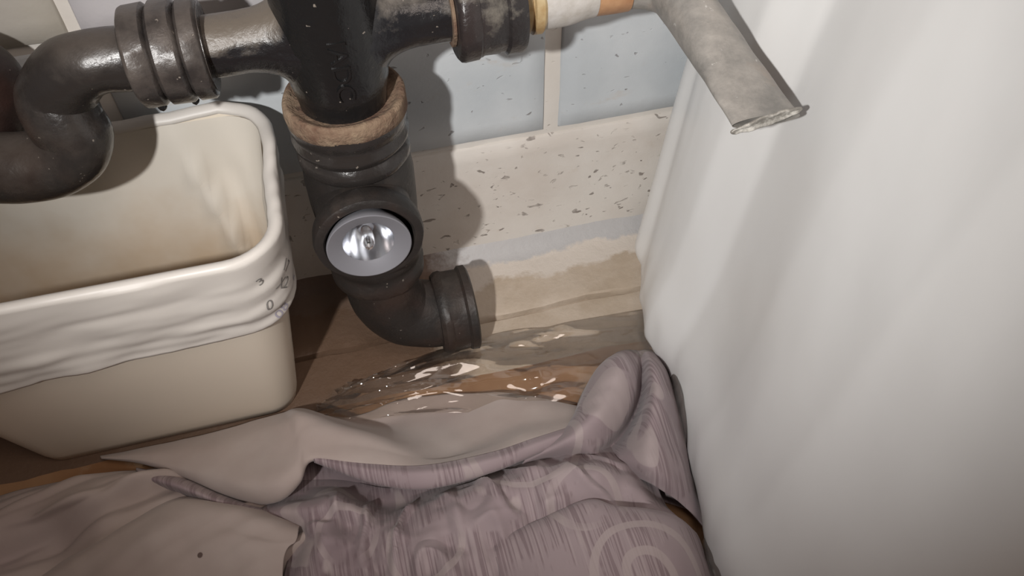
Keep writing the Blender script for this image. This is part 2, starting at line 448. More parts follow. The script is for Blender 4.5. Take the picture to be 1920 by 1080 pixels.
# lower bend turning to the right into a collar
pth = catmull([(AX, AY, .115), (AX, AY, .09), (AX+.002, AY, .066), (AX+.012, AY-.001, .046), (AX+.03, AY-.002, .037), (AX+.045, AY-.002, .035)], 8)
lb = sweep('lower_bend', pth, lambda t: (.0265, .0265), M_iron_low, stack, rough=.0006)
lathe('bend_collar', [(.020, .0), (.030, .001), (.0325, .004), (.0328, .008), (.0315, .010), (.0315, .021), (.0335, .023), (.0335, .028), (.031, .0295), (.022, .030)],
      (AX+.036, AY-.002, .0345), (1, 0, 0), M_iron_low, lb, cap0=True, cap1=True, rough=.0006)
# clean-out tee: body, lower collar, branch and ring
ct = lathe('cleanout_tee', [(.024, .094), (.030, .095), (.0325, .098), (.0328, .106), (.031, .109), (.0312, .114), (.0332, .117), (.0338, .124), (.0325, .130), (.0315, .136),
      (.0335, .15), (.0343, .17), (.0343, .188), (.0335, .198), (.032, .206)], (AX, AY, 0), (0, 0, 1), M_iron_low, stack, cap0=True, cap1=True, rough=.0006, n=64)
ZB = .1735; YB = -.128
lathe('cleanout_branch', [(.0295, 0), (.0295, .036), (.0315, .037), (.0333, .0395), (.0335, .047), (.0325, .0505), (.0305, .0515), (.0275, .0515), (.0262, .050), (.0262, .03), (.0, .029)],
      (AX-.002, AY, ZB), (0, -1, 0), M_iron_low, ct, rough=.0005, n=64)
# socket with beads, and the jointing compound in its mouth
hb = lathe('socket', [(.030, .200), (.0325, .2015), (.0345, .2045), (.0346, .2085), (.0335, .2115), (.0322, .2135), (.0335, .2155), (.0352, .218), (.0352, .2205), (.0336, .2235),
      (.0340, .2275), (.0353, .2300), (.0357, .236), (.0354, .242)], (AX, AY, 0), (0, 0, 1), M_iron, stack, cap0=True, cap1=True, rough=.0006, n=64)
lathe('jointing_compound', [(.0352, .2345), (.0358, .2350), (.0360, .240), (.0357, .2440), (.0348, .2458), (.0330, .2462), (.0312, .2450), (.0290, .2430), (.0245, .2420)], (AX, AY, 0), (0, 0, 1), M_pack, hb, rough=.0010, n=96, sharp=60)

# cross fitting: trunk with two arms flowing into it (one continuous skin by metaball-like remesh)
ZA = .2865
cf = lathe('cross_fitting', [(.0250, .236), (.0252, .243), (.0262, .250), (.0275, .258), (.0284, .266), (.0287, .276), (.0286, .29), (.0285, .31), (.0285, .33), (.029, .36), (.029, .42), (.029, .5)],
      (AX, AY, 0), (0, 0, 1), M_iron_glossy, stack, cap0=True, cap1=True, rough=.0008, n=72)
def side_arm(sgn, x1, mat):
    """an arm whose foot flares on to the trunk along their saddle curve"""
    Rt, R0, Ra, n = .0284, .0262, .0160, 64; prof = []
    def sad(r, a): return math.sqrt(max(1e-9, Rt*Rt-(r*math.cos(a))**2))
    rings = []
    for k in range(19):
        t = k/12 if k <= 12 else 1
        ring = []
        for j in range(n):
            a = 2*PI*j/n
            up = .82 if math.sin(a) > 0 else 1.0
            S0 = Vector((sad(R0*up, a)-.0006, R0*up)); S1 = Vector((sad(.0185, a)+.0030, .0172)); E0 = Vector((.046, Ra))
            q = S0*(1-t)**2+S1*2*t*(1-t)+E0*t*t
            if k > 12: q = Vector((.046+(abs(x1-AX)-.046)*(k-12)/6, Ra))
            r = q.y+.0006*noise.noise(Vector((q.x*60, math.cos(a)*3, math.sin(a)*3+sgn)))
            ring.append(Vector((AX+sgn*q.x, AY+r*math.cos(a), ZA+r*math.sin(a))))
        rings.append(ring if sgn < 0 else ring[::-1])
    v, f = rings_mesh(rings, True, False, True)
    return build('side_arm', v, f, mat, cf)
side_arm(-1, -.078, M_iron_arm); side_arm(1, .074, M_iron_arm2)
def text_mesh(body, size, extrude):
    cu = bpy.data.curves.new('txt', 'FONT'); cu.body = body; cu.size = size; cu.extrude = extrude; cu.resolution_u = 4
    cu.align_x = 'CENTER'; cu.align_y = 'CENTER'
    o = bpy.data.objects.new('txt', cu); C.objects.link(o); bpy.context.view_layer.update()
    me = bpy.data.meshes.new_from_object(o.evaluated_get(bpy.context.evaluated_depsgraph_get()))
    v = [x.co.copy() for x in me.vertices]; f = [tuple(p.vertices) for p in me.polygons]
    bpy.data.objects.remove(o); bpy.data.curves.remove(cu); bpy.data.meshes.remove(me)
    return v, f
v, f = text_mesh('IADC', .0135, .0012)
vv = []
for p in v:
    r = .0284; a = p.y/r+.02
    vv.append((AX+(r+p.z)*math.sin(a), AY-(r+p.z)*math.cos(a), .2775-p.x*1.15))
tag(build('raised_lettering', vv, f, M_iron_glossy, cf, smooth=False), 'raised cast letters IADC running down the fitting')

# ---------------------------------------------------------------- left trap
trap = empty('waste_trap', (-.15, -.09, 0), 'black curved drain trap with a ribbed coupling, hanging over the bin', 'trap')
TY = -.066
tp = catmull([(-.075, AY, ZA), (-.099, AY, ZA), at(172, 118, 1, -.074), at(132, 138, 1, -.070), at(108, 180, 1, TY), at(120, 222, 1, TY-.004), at(139, 258, 1, TY-.006), at(122, 290, 1, TY-.006), at(78, 309, 1, TY-.004), at(20, 315, 1, TY-.002), at(-40, 310, 1, TY+.002), at(-80, 285, 1, TY+.012)], 9)
def trap_r(t):
    r = .0160+.0040*max(0, min(1, (t-.15)/.22)); return (r, r)
sweep('trap_bend', tp, trap_r, M_iron, trap, rough=.0009, n=44)
ip = catmull([at(-90, 300, 1, -.060), at(-55, 255, 1, -.046), at(-24, 205, 1, -.040), at(-26, 160, 1, -.038), at(-70, 128, 1, -.038), at(-170, 118, 1, -.038), at(-300, 130, 1, -.038)], 9)
sweep('inlet_elbow', ip, lambda t: (.0205, .0205), M_rust, trap, rough=.0009, n=44)
k_ = 1.12
cpl = lathe('coupling', [(r*k_, z) for r, z in [(.0150, 0), (.0205, .0005), (.0225, .0015), (.0232, .003), (.0232, .012), (.0222, .0132), (.0208, .0139), (.0222, .0148), (.0236, .016), (.0236, .026), (.0225, .0275), (.0208, .0282), (.0222, .029), (.0232, .030), (.0232, .0375), (.0225, .0385), (.0205, .0392), (.0205, .0395), (.0150, .0397)]],
      (-.1000, AY, ZA), (1, 0, 0), M_coupl, trap, rough=.0008, n=64, cap0=True, cap1=True)
random.seed(4)
for (x, a, r) in ((-.092, -1.75, .0026), (-.086, -1.45, .0020), (-.075, -1.7, .0024), (-.068, -1.4, .0018)):   # runs of bitumen at the underside
    q = Vector((x, AY-.006+.02*math.cos(a), ZA-.0245))
    lathe('paint_drip', [(r*.2, -.002), (r*.9, -.001), (r, .0006), (r*.7, .002), (r*.1, .003)], q, (0, -.3, -1), M_iron_glossy, cpl, n=10)

# ---------------------------------------------------------------- right outlet
out = empty('outlet_pipe', (.13, AY, 0), 'grey lead outlet pipe with a flattened end, on a ribbed black coupling', 'pipe')
cp2 = lathe('coupling', [(r*1.1, z) for r, z in [(.0140, 0), (.0235, .0004), (.0252, .002), (.0256, .004), (.0254, .0115), (.0246, .0125), (.0246, .0135), (.0240, .0148), (.0240, .0235), (.0234, .0247), (.0234, .027), (.0250, .0285), (.0252, .036), (.0244, .0382), (.0140, .0385)]],
      (.0690, AY, ZA), (1, 0, 0), M_coupl2, out, rough=.0007, n=64, cap0=True, cap1=True)
lathe('drip_lip', [(.0150, 0), (.0190, .0003), (.0190, .002), (.0150, .0023)], (.0668, AY, ZA), (1, 0, 0), M_pack, cp2, rough=.0004)
lathe('brass_nut', [(.013, 0), (.0180, .0004), (.0184, .0045), (.0165, .005), (.0165, .006), (.0190, .0068), (.0194, .0115), (.0182, .0130), (.013, .0135)], (.1068, AY, ZA), (1, 0, 0), M_brass, out, n=40, rough=.0005, cap0=True, cap1=True)
sweep('joint_tape', [Vector((.1195+.0315*i/20, AY, ZA)) for i in range(21)], lambda t: (.0178-.0025*t, .0178-.0025*t), M_tape, out, rough=.0012)
sweep('copper_tail', [Vector((.149+.022*i/10, AY, ZA)) for i in range(11)], lambda t: (.0146, .0146), M_copper, out, rough=.0004)
END = at(1437, 226, 1, -.2)
lp = catmull([(.166, AY, ZA), (.178, AY, ZA), (.189, AY-.003, ZA-.0005), (.1955, AY-.012, .2858), (.1968, AY-.03, .2850), (.1975, AY-.06, .2828), (.1985, AY-.09, .2796), END], 9)
def lead_r(t):
    k = max(0, min(1, (t-.62)/.38)); k = k*k*(3-2*k)
    e = max(0, min(1, t/.25))
    r = .0135+.0012*e
    return (r*(1-k)+.0185*k, r*(1-k)+.0034*k)
lpo = sweep('lead_spout', lp, lead_r, M_lead, out, side=(0, 1, 0), n=48, rough=.0007, cap1=False)
# pinched mouth of the spout: a bright torn lip
d_ = (lp[-1]-lp[-2]).normalized()
sx = Vector((1, 0, .2)); sx = (sx-d_*sx.dot(d_)).normalized(); sy = sx.cross(d_)
rg = []
for k, (m_, dz) in enumerate(((1.0, -.0004), (1.0, .0006), (.8, .0008), (.5, .0004), (.2, .0002))):
    rg.append([END + d_*(dz+.0012*noise.noise(Vector((math.cos(2*PI*j/48)*3, math.sin(2*PI*j/48)*2, 2)))) + sx*.0185*(1-(1-m_)*.35)*math.cos(2*PI*j/48) + sy*.0034*m_*math.sin(2*PI*j/48) for j in range(48)])
v, f = rings_mesh(rg, True, False, True)
build('torn_lip', v, f, M_leadcut, lpo)

# ---------------------------------------------------------------- halogen bulb in the clean-out
bulb = empty('halogen_bulb', (AX-.003, YB, ZB), 'small silver halogen reflector bulb plugged into the pipe clean-out', 'light bulb')
BO = (AX-.003, YB-.0015, ZB)
def metal(name, c, r, m=1.0):
    t = NT(name); t.bump(t.noise(300, 2), .05, .0003); return t.set(c, r, m, .5)
M_alu = metal('satin_aluminium', (.26, .26, .285), .5, .4); M_mir = metal('bright_reflector', (.62, .63, .66), .22); M_dark = metal('dark_filament', (.05, .05, .05), .4, .5)
tg = NT('clear_glass'); tg.b.inputs['Transmission Weight'].default_value = 1; tg.b.inputs['IOR'].default_value = 1.45; M_glass = tg.set((.95, .97, .97), .03)
rf = lathe('reflector_rim', [(.0205, -.012), (.0245, -.004), (.0255, -.001), (.0254, .0004), (.0248, .0006), (.0215, -.0008), (.0175, -.0026), (.0156, -.0036)], BO, (0, -1, 0), M_alu, bulb, n=72)
lathe('reflector_bowl', [(.0156, -.0036), (.0150, -.0065), (.0138, -.0105), (.0118, -.0145), (.0092, -.0178), (.0062, -.0200), (.0045, -.0205), (.0, -.0206)], BO, (0, -1, 0), M_mir, bulb, n=72)
lathe('ceramic_collar', [(.0048, -.0206), (.0052, -.019), (.0050, -.0165), (.0040, -.0158), (.0, -.0158)], BO, (0, -1, 0), M_alu, bulb, n=32)
dl = (0, -1, 0)
lathe('glass_capsule', [(.0034, -.0165), (.0036, -.012), (.0039, -.006), (.0036, -.002), (.0022, .0004), (.0, .0012)], BO, dl, M_glass, bulb, n=28)
fp = Vector(BO)
for sx_ in (-.0017, .0017):
    sweep('filament_post', [fp+Vector((sx_, .0165, 0)), fp+Vector((sx_, .010, 0)), fp+Vector((sx_*.9, .0045, -.0002))], lambda t: (.00045, .00045), M_dark, bulb, n=8)
sweep('filament_coil', [fp+Vector((-.0016+.0032*k/40, .0045+.0006*math.sin(k*1.3), .0006*math.cos(k*1.3))) for k in range(41)], lambda t: (.0002, .0002), M_dark, bulb, n=6)

# ================================================================ BIN WITH LINER
def rrect(x0, x1, y0, y1, r, nc=9, ns=26):
    """rounded rectangle, counter-clockwise from the front-left corner"""
    P_ = []
    cs = [(x0+r, y0+r, PI), (x1-r, y0+r, 1.5*PI), (x1-r, y1-r, 0), (x0+r, y1-r, .5*PI)]
    for k, (cx, cy, a0) in enumerate(cs):
        arc = [Vector((cx+r*math.cos(a0+.5*PI*i/nc), cy+r*math.sin(a0+.5*PI*i/nc))) for i in range(nc+1)]
        P_ += arc
        nx = cs[(k+1) % 4]; b = Vector((nx[0]+r*math.cos(nx[2]), nx[1]+r*math.sin(nx[2])))
        a = arc[-1]
        P_ += [a.lerp(b, i/ns) for i in range(1, ns)]
    return P_
HB = .203
BASE = rrect(-.262, -.0765, -.1145, -.042, .020); RIM = rrect(-.302, -.0475, -.156, -.012, .030)
NP = len(BASE)
def nrm(P_, i):
    d = P_[(i+1) % len(P_)]-P_[i-1]; return Vector((d.y, -d.x)).normalized()
NRM = [nrm(RIM, i) for i in range(NP)]
def bin_pt(i, t, off=0, dz=0):
    p = BASE[i].lerp(RIM[i], t) + NRM[i]*off
    return Vector((p.x, p.y, HB*t+dz))
bin_ = empty('waste_bin', (-.17, -.08, 0), 'ivory plastic waste bin under the trap, lined with a white bag', 'bin')
rg = []
rg.append([Vector((-.17+(bin_pt(i, 0).x+.17)*.85, -.078+(bin_pt(i, 0).y+.078)*.85, .001)) for i in range(NP)])
rg.append([bin_pt(i, .0, -.004, .001) for i in range(NP)])
rg.append([bin_pt(i, .012, -.0008, .0005) for i in range(NP)])
for k in range(1, 25): rg.append([bin_pt(i, .02+.98*k/24) for i in range(NP)])
rg.append([bin_pt(i, 1, .002, .001) for i in range(NP)]); rg.append([bin_pt(i, 1, .001, .003) for i in range(NP)]); rg.append([bin_pt(i, 1, -.0015, .002) for i in range(NP)])
for k in range(12, 0, -1): rg.append([bin_pt(i, k/12.0, -.002) for i in range(NP)])
rg.append([bin_pt(i, .03, -.006) for i in range(NP)])
v, f = rings_mesh(rg, True, True, True)
build('bin_body', v, f, M_bin, bin_, sharp=50)

liner = empty('bin_liner', (-.17, -.08, .006), 'white plastic liner bag folded over the rim of the ivory bin', 'liner')
def skirt_len(i):
    p = RIM[i]; s = (p.x+.302)/.255
    front = 1 if p.y < -.08 else .8
    return (.078-.016*s+.003*math.sin(i*.21))*front
def liner_pt(i, k):
    """k in 0..1 on the outer skirt from the rim down"""
    L = skirt_len(i); s = k*L; t = 1-s/HB
    p = RIM[i]
    q = Vector((p.x*22+p.y*11, p.y*8, s*40+p.x*4))           # folds run nearly level
    fold = fbm(q, 3)
    band = math.exp(-((k-.72)/.10)**2)                        # the gathered seam low on the skirt
    lower = math.exp(-((k-.97)/.05)**2)
    off = .0032+.0036*k*(1-.4*k)+.0020*fold*min(1, k*3)+.0011*band+.0010*lower
    off += .0005*math.sin(k*34+7*noise.noise(Vector((p.x*9, p.y*9, 2))))*max(0, min(1, (k-.62)*5))+.0010*fbm(Vector((p.x*20+k*3, p.y*20, k*4)), 2)*min(1, k*4)
    return bin_pt(i, t, off, .0015*(1-k)+.0010*fbm(Vector((p.x*40, p.y*40, 8)), 2)*k)
rg = []
for k in range(40, -1, -1): rg.append([liner_pt(i, k/40) for i in range(NP)])
def rimroll(i): return .0016*fbm(Vector((RIM[i].x*34, RIM[i].y*34, 4)), 3)
for off, dz in ((.0034, .0028), (.0026, .0044), (.0012, .0052), (-.0008, .0052), (-.0026, .0042), (-.0042, .0026), (-.0052, .0004)):
    rg.append([bin_pt(i, 1, off+rimroll(i), dz+rimroll(i)) for i in range(NP)])
v, f = rings_mesh(rg)
solidify(build('folded_skirt', v, f, M_liner, liner), .0005)
rg = []
for k in range(46):
    t = 1-.97*k/45; ring = []
    for i in range(NP):
        p = RIM[i]
        wr = fbm(Vector((p.x*26, p.y*26, t*2.2)), 3)
        cr = 0
        xc = -.108+.055*(1-t)                                   # a slack pleat near the far right corner
        cr = .0120*math.exp(-((p.x-xc)/.0042)**2)*min(1, (1-t)*5)*(p.y > -.03)
        cr -= .004*math.exp(-((p.x-xc-.016)/.010)**2)*min(1, (1-t)*5)*(p.y > -.03)
        ring.append(bin_pt(i, t, -.0052-.0022*(1+wr)*min(1, (1-t)*6)-cr))
    rg.append(ring)
v, f = rings_mesh(rg, True, False, True)
build('inner_lining', v, f, M_liner_in, liner)
# print on the skirt, round the near right corner
def on_skirt(i_f, k):
    i0 = int(math.floor(i_f)); a = liner_pt(i0 % NP, k).lerp(liner_pt((i0+1) % NP, k), i_f-i0)
    n2 = NRM[i0 % NP]; return a+Vector((n2.x, n2.y, .15))*.0006
arc0 = 10+25+0                 # index where the front-right corner begins
def skirt_text(name, body, size, i_c, k_c, mat, sx_=1.0, rot=0.0):
    v, f = text_mesh(body, size, 0); out_ = []
    for p in v:
        x, y = p.x*math.cos(rot)-p.y*math.sin(rot), p.x*math.sin(rot)+p.y*math.cos(rot)
        di = x*sx_/.0052; out_.append(on_skirt(i_c+di, min(.99, max(.02, k_c-y/.066))))
    build(name, out_, f, mat, liner, smooth=False)
skirt_text('printed_code', '3', .009, arc0+3, .30, M_ink, 1, .3)
skirt_text('printed_code', '17', .010, arc0+6.6, .42, M_ink, 1, -1.2)
skirt_text('printed_code', 'X2', .010, arc0+5.4, .55, M_ink, 1, -.9)
skirt_text('printed_code', '0', .011, arc0+3.2, .66, M_ink, .8, -.2)
skirt_text('printed_code', '08', .010, arc0+4.6, .90, M_ink2, 1, .3)
skirt_text('printed_code', '6', .008, arc0+7.6, .72, M_ink2, 1, .1)

# ================================================================ WHITE PLASTIC SACK
def bag():
    fl_pts = [(1205, 575), (1220, 640), (1262, 715), (1292, 880), (1345, 1075)]
    base = [at(px, py, 2, 0) for px, py in fl_pts]
    ys = [.1] + [-.052] + [p.y for p in base] + [-.40, -.50, -.7]
    xs = [.223] + [.223] + [p.x for p in base] + [.172, .185, .25]
    def bx(y):
        for i in range(len(ys)-1):
            if ys[i] >= y >= ys[i+1]:
                t = (ys[i]-y)/(ys[i]-ys[i+1]); return xs[i]*(1-t)+xs[i+1]*t
        return xs[-1]
    H = .60; NZ = 110; rings = []
    # outline stations in plan: along the wall, round the far corner, the long face, round the near corner, back
    st = []
    for i in range(14): st.append(('w', i/14))
    for i in range(14): st.append(('c', i/14))
    for i in range(120): st.append(('f', i/120))
    for i in range(14): st.append(('n', i/14))
    for i in range(16): st.append(('b', i/16))
    for i in range(8): st.append(('r', i/8))
    R = .030; y_near = -.56
    for k in range(NZ+1):
        z = H*k/NZ
        tz = z/H
        lean = .105*z + .25*max(0, z-.25)**1.6
        # bottom tucks under a little
        tuck = .006*math.exp(-(z/.006)**2)
        shr = 1 if tz < .82 else math.sqrt(max(0, 1-((tz-.82)/.18)**2))*.97+.03
        ring = []
        for kind, t in st:
            yw = -.010
            if kind == 'w': x = .62+(bx(-.05)+R-.62)*t; y = yw
            elif kind == 'c':
                a = PI/2+PI/2*t; x = bx(-.05)+R+R*math.cos(a); y = yw-R+R*math.sin(a)
            elif kind == 'f': y = yw-R+(y_near+.06-(yw-R))*t; x = bx(y)
            elif kind == 'n':
                a = PI+PI/2*t; x = bx(y_near+.06)+.06+.06*math.cos(a); y = y_near+.06+.06*math.sin(a)
            elif kind == 'b': x = bx(y_near)+.06+(.62-bx(y_near)-.06)*t; y = y_near
            else: x = .62; y = y_near+(yw-y_near)*t
            fold = 0
            if kind in 'cfn':
                q = Vector((y*5.0-1.2*z, 1.3, z*1.6)); fold = .006*fbm(q, 2)
                q2 = Vector((y*16-z*4, 4.1, z*5)); fold += .0012*fbm(q2, 2)
                # one soft upright pleat running up from the near-wall edge, and a shallow hollow right of the spout
                fold += .003*math.exp(-((y+.075-.05*z)/.016)**2)*(1-math.exp(-z/.05))
                fold -= .004*math.exp(-((y+.17-.2*(z-.2))/.05)**2)*min(1, z/.12)
                fold += .008*math.exp(-((z-.03)/.04)**2)*min(1, max(0, (-y-.06)/.05))
                fold += .0020*noise.noise(Vector((y*60, 9, z*45)))*math.exp(-(z/.035)**2)
            ln = lean if kind in 'wcfnb' else 0
            x2 = x+ln*(1 if kind != 'w' else t)*(1 if kind != 'b' else 1-t)-fold+(tuck if kind in 'cfn' else 0)
            cx, cy = .42, -.28
            x2 = cx+(x2-cx)*shr; y2 = cy+(y-cy)*shr
            ring.append(Vector((x2, y2, z+.0005)))
        rings.append(ring)
    v, f = rings_mesh(rings, True, True, True)
    return v, f, bx
bagroot = empty('plastic_sack', (.4, -.28, 0), 'large bulging white plastic sack standing on the floor at the right', 'sack')
v, f, BX = bag()
bo = build('sack_body', v, f, M_bag, bagroot)
# clear crinkled hem sticking out along the foot of the sack
def hem(y0, y1, wdt, seed, z0):
    v = []; f = []; n = 90; m = 10
    for i in range(n+1):
        y = y0+(y1-y0)*i/n; env = math.sin(PI*i/n)**.5
        for k in range(m+1):
            s = k/m; q = Vector((y*60, s*2+seed, seed))
            tri = .5+.5*noise.noise(Vector((y*130, s*2, seed)))
            v.append((BX(y)-.0035-wdt*env*s*(1+.5*noise.noise(Vector((y*40, seed, 0))))-.002*tri, y, z0*(1-s)*env+.003+.003*(1-s)*tri+.0025*noise.noise(q)+.002))
    for i in range(n):
        for k in range(m):
            a = i*(m+1)+k; f.append((a, a+1, a+m+2, a+m+1))
    return build('clear_hem', v, f, M_hem, bagroot, sharp=25)
hem(-.165, -.235, .005, 2.2, .03); hem(-.29, -.345, .010, 5.1, .02)

# ================================================================ CLEAR FILM
def loft(ctrl, nu, nv):
    """ctrl: rows of points -> dense grid by Catmull-Rom both ways"""
    rows_ = [catmull(r, nu) for r in ctrl]
    cols = [catmull([r[i] for r in rows_], nv) for i in range(len(rows_[0]))]
    return [[cols[i][k] for i in range(len(cols))] for k in range(len(cols[0]))]
def grid_obj(name, G, mat, parent=None, disp=None, sharp=None):
    n = len(G[0]); v = []; f = []; uv = []
    for k, r in enumerate(G):
        for i, p in enumerate(r):
            q = Vector(p)
            if disp: q = disp(q, i/(n-1), k/(len(G)-1))
            v.append(q); uv.append((i/(n-1), k/(len(G)-1)))
    for k in range(len(G)-1):
        for i in range(n-1):
            a = k*n+i; f.append((a, a+n, a+n+1, a+1))
    return build(name, v, f, mat, parent, uvs=uv, sharp=sharp)
def row(*pts): return [at(px, py, 2, h) for px, py, h in pts]
random.seed(11)
CRN = [(random.uniform(-.9, .5), random.uniform(7, 15), random.uniform(0, 9), random.uniform(.0016, .0034)) for _ in range(5)]
def crinkle(q, u, v_):
    """long sharp folds running the length of the sheet, crowding at its left end"""
    h = 0
    for sl, fr, ph, am in CRN:
        s = v_*fr*.55+sl*u*9+ph+1.3*noise.noise(Vector((u*3+ph, v_*2, ph)))
        h += am*(abs(s % 2-1)**1.15-.45)
    k = math.exp(-(u/.32)**2)*1.7+math.exp(-((u-.72)/.06)**2)*.9+.16
    h2 = .0022*noise.noise(Vector((u*14, v_*7, 3)))*k
    return Vector((q.x+h*.3, q.y, max(.0095, q.z+h*k*1.3+h2)))
G = loft([row((655, 724, .012), (735, 688, .013), (880, 638, .012), (1040, 608, .012), (1270, 572, .012)),
          row((620, 745, .014), (735, 705, .026), (880, 668, .020), (1030, 655, .014), (1280, 625, .012)),
          row((595, 765, .012), (720, 740, .024), (870, 715, .018), (1020, 705, .018), (1160, 700, .012)),
          row((600, 790, .008), (700, 785, .012), (860, 775, .010), (1010, 765, .012), (1140, 750, .010))], 34, 28)
fm = grid_obj('clear_film', G, M_film, disp=crinkle, sharp=20)
tag(fm, 'crumpled sheet of clear plastic film on the floor in front of the wall', 'plastic film')

# ================================================================ BEDSHEET
sheet = empty('bed_sheet', (.0, -.2, 0), 'crumpled bed sheet on the floor, plain taupe one side, mauve print on the other', 'bed sheet')
def wrinkle(amp, sc, seed, ridge=0, keep=.0015, vf=False):
    def d(q, u, v_):
        e = min(1, 6*min(u, 1-u)+.25)
        h = amp*fbm(Vector((q.x*sc+seed, q.y*sc, seed)), 3)*e
        if ridge:
            n1 = noise.noise(Vector((q.x*sc*1.4+seed*2, q.y*sc*.8, 7)))
            h += ridge*(max(0, 1-abs(n1)*5))*e
        if vf: h *= max(0, min(1, (v_-.10)*5))
        return Vector((q.x, q.y, max(keep, q.z+h)))
    return d
def dirwrinkle(amp, p0, p1, seed, fr=30, keep=.0015):
    a = at(*p0, 2, .02); b = at(*p1, 2, .02); d = (b-a); d.z = 0; d.normalize(); pr = Vector((-d.y, d.x, 0))
    def f_(q, u, v_):
        s_ = q.dot(pr)*fr; l_ = q.dot(d)*fr*.18
        h = amp*noise.noise(Vector((s_+seed, l_, seed)))+amp*.45*noise.noise(Vector((s_*2.3, l_*2+seed, 3)))
        h += .0016*fbm(Vector((q.x*24, q.y*24, seed)), 3)
        e = min(1, 5*min(v_, 1-v_)+.2)
        return Vector((q.x, q.y, max(keep, q.z+h*e)))
    return f_
# 1 base layer lying left, its folds running down to the left
G = loft([row((-220, 985, .002), (-60, 945, .004), (75, 911, .004), (150, 897, .006), (240, 884, .008), (330, 880, .008), (412, 905, .008), (520, 930, .006), (600, 960, .006)),
          row((-220, 1005, .012), (-60, 965, .018), (75, 928, .020), (150, 910, .024), (235, 899, .027), (325, 903, .016), (405, 930, .014), (515, 955, .014), (600, 995, .018)),
          row((-220, 1040, .020), (-60, 1005, .026), (60, 970, .030), (140, 945, .034), (215, 932, .024), (310, 935, .024), (400, 955, .022), (500, 990, .020), (600, 1020, .02)),
          row((-220, 1090, .022), (-60, 1060, .028), (40, 1025, .022), (110, 1005, .018), (190, 985, .030), (290, 985, .022), (380, 1010, .018), (490, 1050, .018), (600, 1080, .02)),
          row((-220, 1250, .020), (-60, 1240, .02), (50, 1220, .02), (140, 1220, .02), (210, 1220, .02), (290, 1220, .02), (370, 1220, .02), (480, 1220, .02), (600, 1220, .02))], 24, 24)
solidify(grid_obj('left_folds', G, M_taupe_cloth, sheet, dirwrinkle(.020, (230, 930), (20, 1050), 3.1, 46)), .0012)
# 2 back flap: taupe face, its turned hem printed along the front
A = [row((188, 856, .003), (250, 845, .004), (320, 831, .005), (380, 817, .006), (440, 802, .007), (490, 787, .008), (530, 775, .010), (565, 766, .012), (650, 782, .008), (760, 748, .005), (880, 738, .008), (965, 740, .012), (1090, 764, .010)),
     row((189, 857, .008), (254, 852, .014), (325, 846, .018), (390, 838, .022), (450, 828, .026), (500, 812, .030), (540, 792, .036), (575, 775, .040), (690, 800, .012), (790, 790, .008), (880, 772, .010), (970, 760, .016), (1090, 770, .016)),
     row((190, 858, .010), (257, 859, .016), (330, 866, .022), (400, 872, .028), (460, 878, .034), (508, 866, .040), (548, 838, .044), (580, 800, .046), (690, 812, .042), (812, 852, .030), (900, 826, .020), (980, 796, .022), (1085, 782, .024)),
     row((190, 858, .010), (260, 864, .016), (335, 880, .022), (407, 900, .028), (470, 915, .036), (520, 905, .044), (558, 875, .047), (584, 838, .046), (690, 842, .047), (805, 864, .039), (915, 842, .036), (990, 815, .034), (1080, 792, .030)),
     row((191, 859, .008), (262, 868, .012), (340, 892, .016), (412, 922, .020), (476, 942, .022), (527, 936, .030), (562, 905, .038), (588, 861, .044), (690, 872, .047), (800, 874, .044), (920, 850, .041), (995, 826, .038), (1076, 800, .034)),
     row((191, 858, .003), (262, 866, .004), (340, 889, .006), (412, 918, .008), (476, 937, .008), (524, 925, .008), (556, 895, .014), (586, 862, .030), (690, 874, .044), (800, 876, .041), (920, 852, .038), (995, 828, .035), (1076, 802, .031))]
solidify(grid_obj('back_flap', loft(A, 18, 20), M_taupe_cloth, sheet, wrinkle(.0022, 18, 8.4)), .0012)
B = [row((588, 858, .0445), (690, 871, .0475), (800, 873, .0445), (920, 849, .0415), (995, 825, .0385), (1076, 799, .0345)),
     row((589, 862, .044), (690, 884, .049), (800, 888, .049), (920, 864, .046), (995, 838, .042), (1076, 808, .038)),
     row((590, 866, .041), (695, 904, .042), (800, 915, .040), (920, 885, .038), (1000, 853, .035), (1076, 819, .031)),
     row((592, 866, .034), (695, 898, .030), (800, 906, .026), (920, 874, .024), (1000, 843, .022), (1076, 812, .016))]
solidify(grid_obj('turned_hem', loft(B, 24, 14), M_print, sheet, wrinkle(.0012, 18, 8.4)), .0012)
U = [row((430, 905, .003), (600, 850, .003), (760, 860, .003), (960, 825, .003), (1150, 800, .003), (1290, 830, .002)),
     row((430, 930, .003), (600, 885, .004), (760, 890, .003), (960, 860, .003), (1150, 850, .003), (1300, 890, .002)),
     row((450, 980, .004), (600, 940, .005), (760, 950, .005), (960, 930, .004), (1150, 920, .004), (1310, 960, .002))]
solidify(grid_obj('inner_fold', loft(U, 18, 16), M_print, sheet, wrinkle(.0015, 24, 2.4)), .0012)
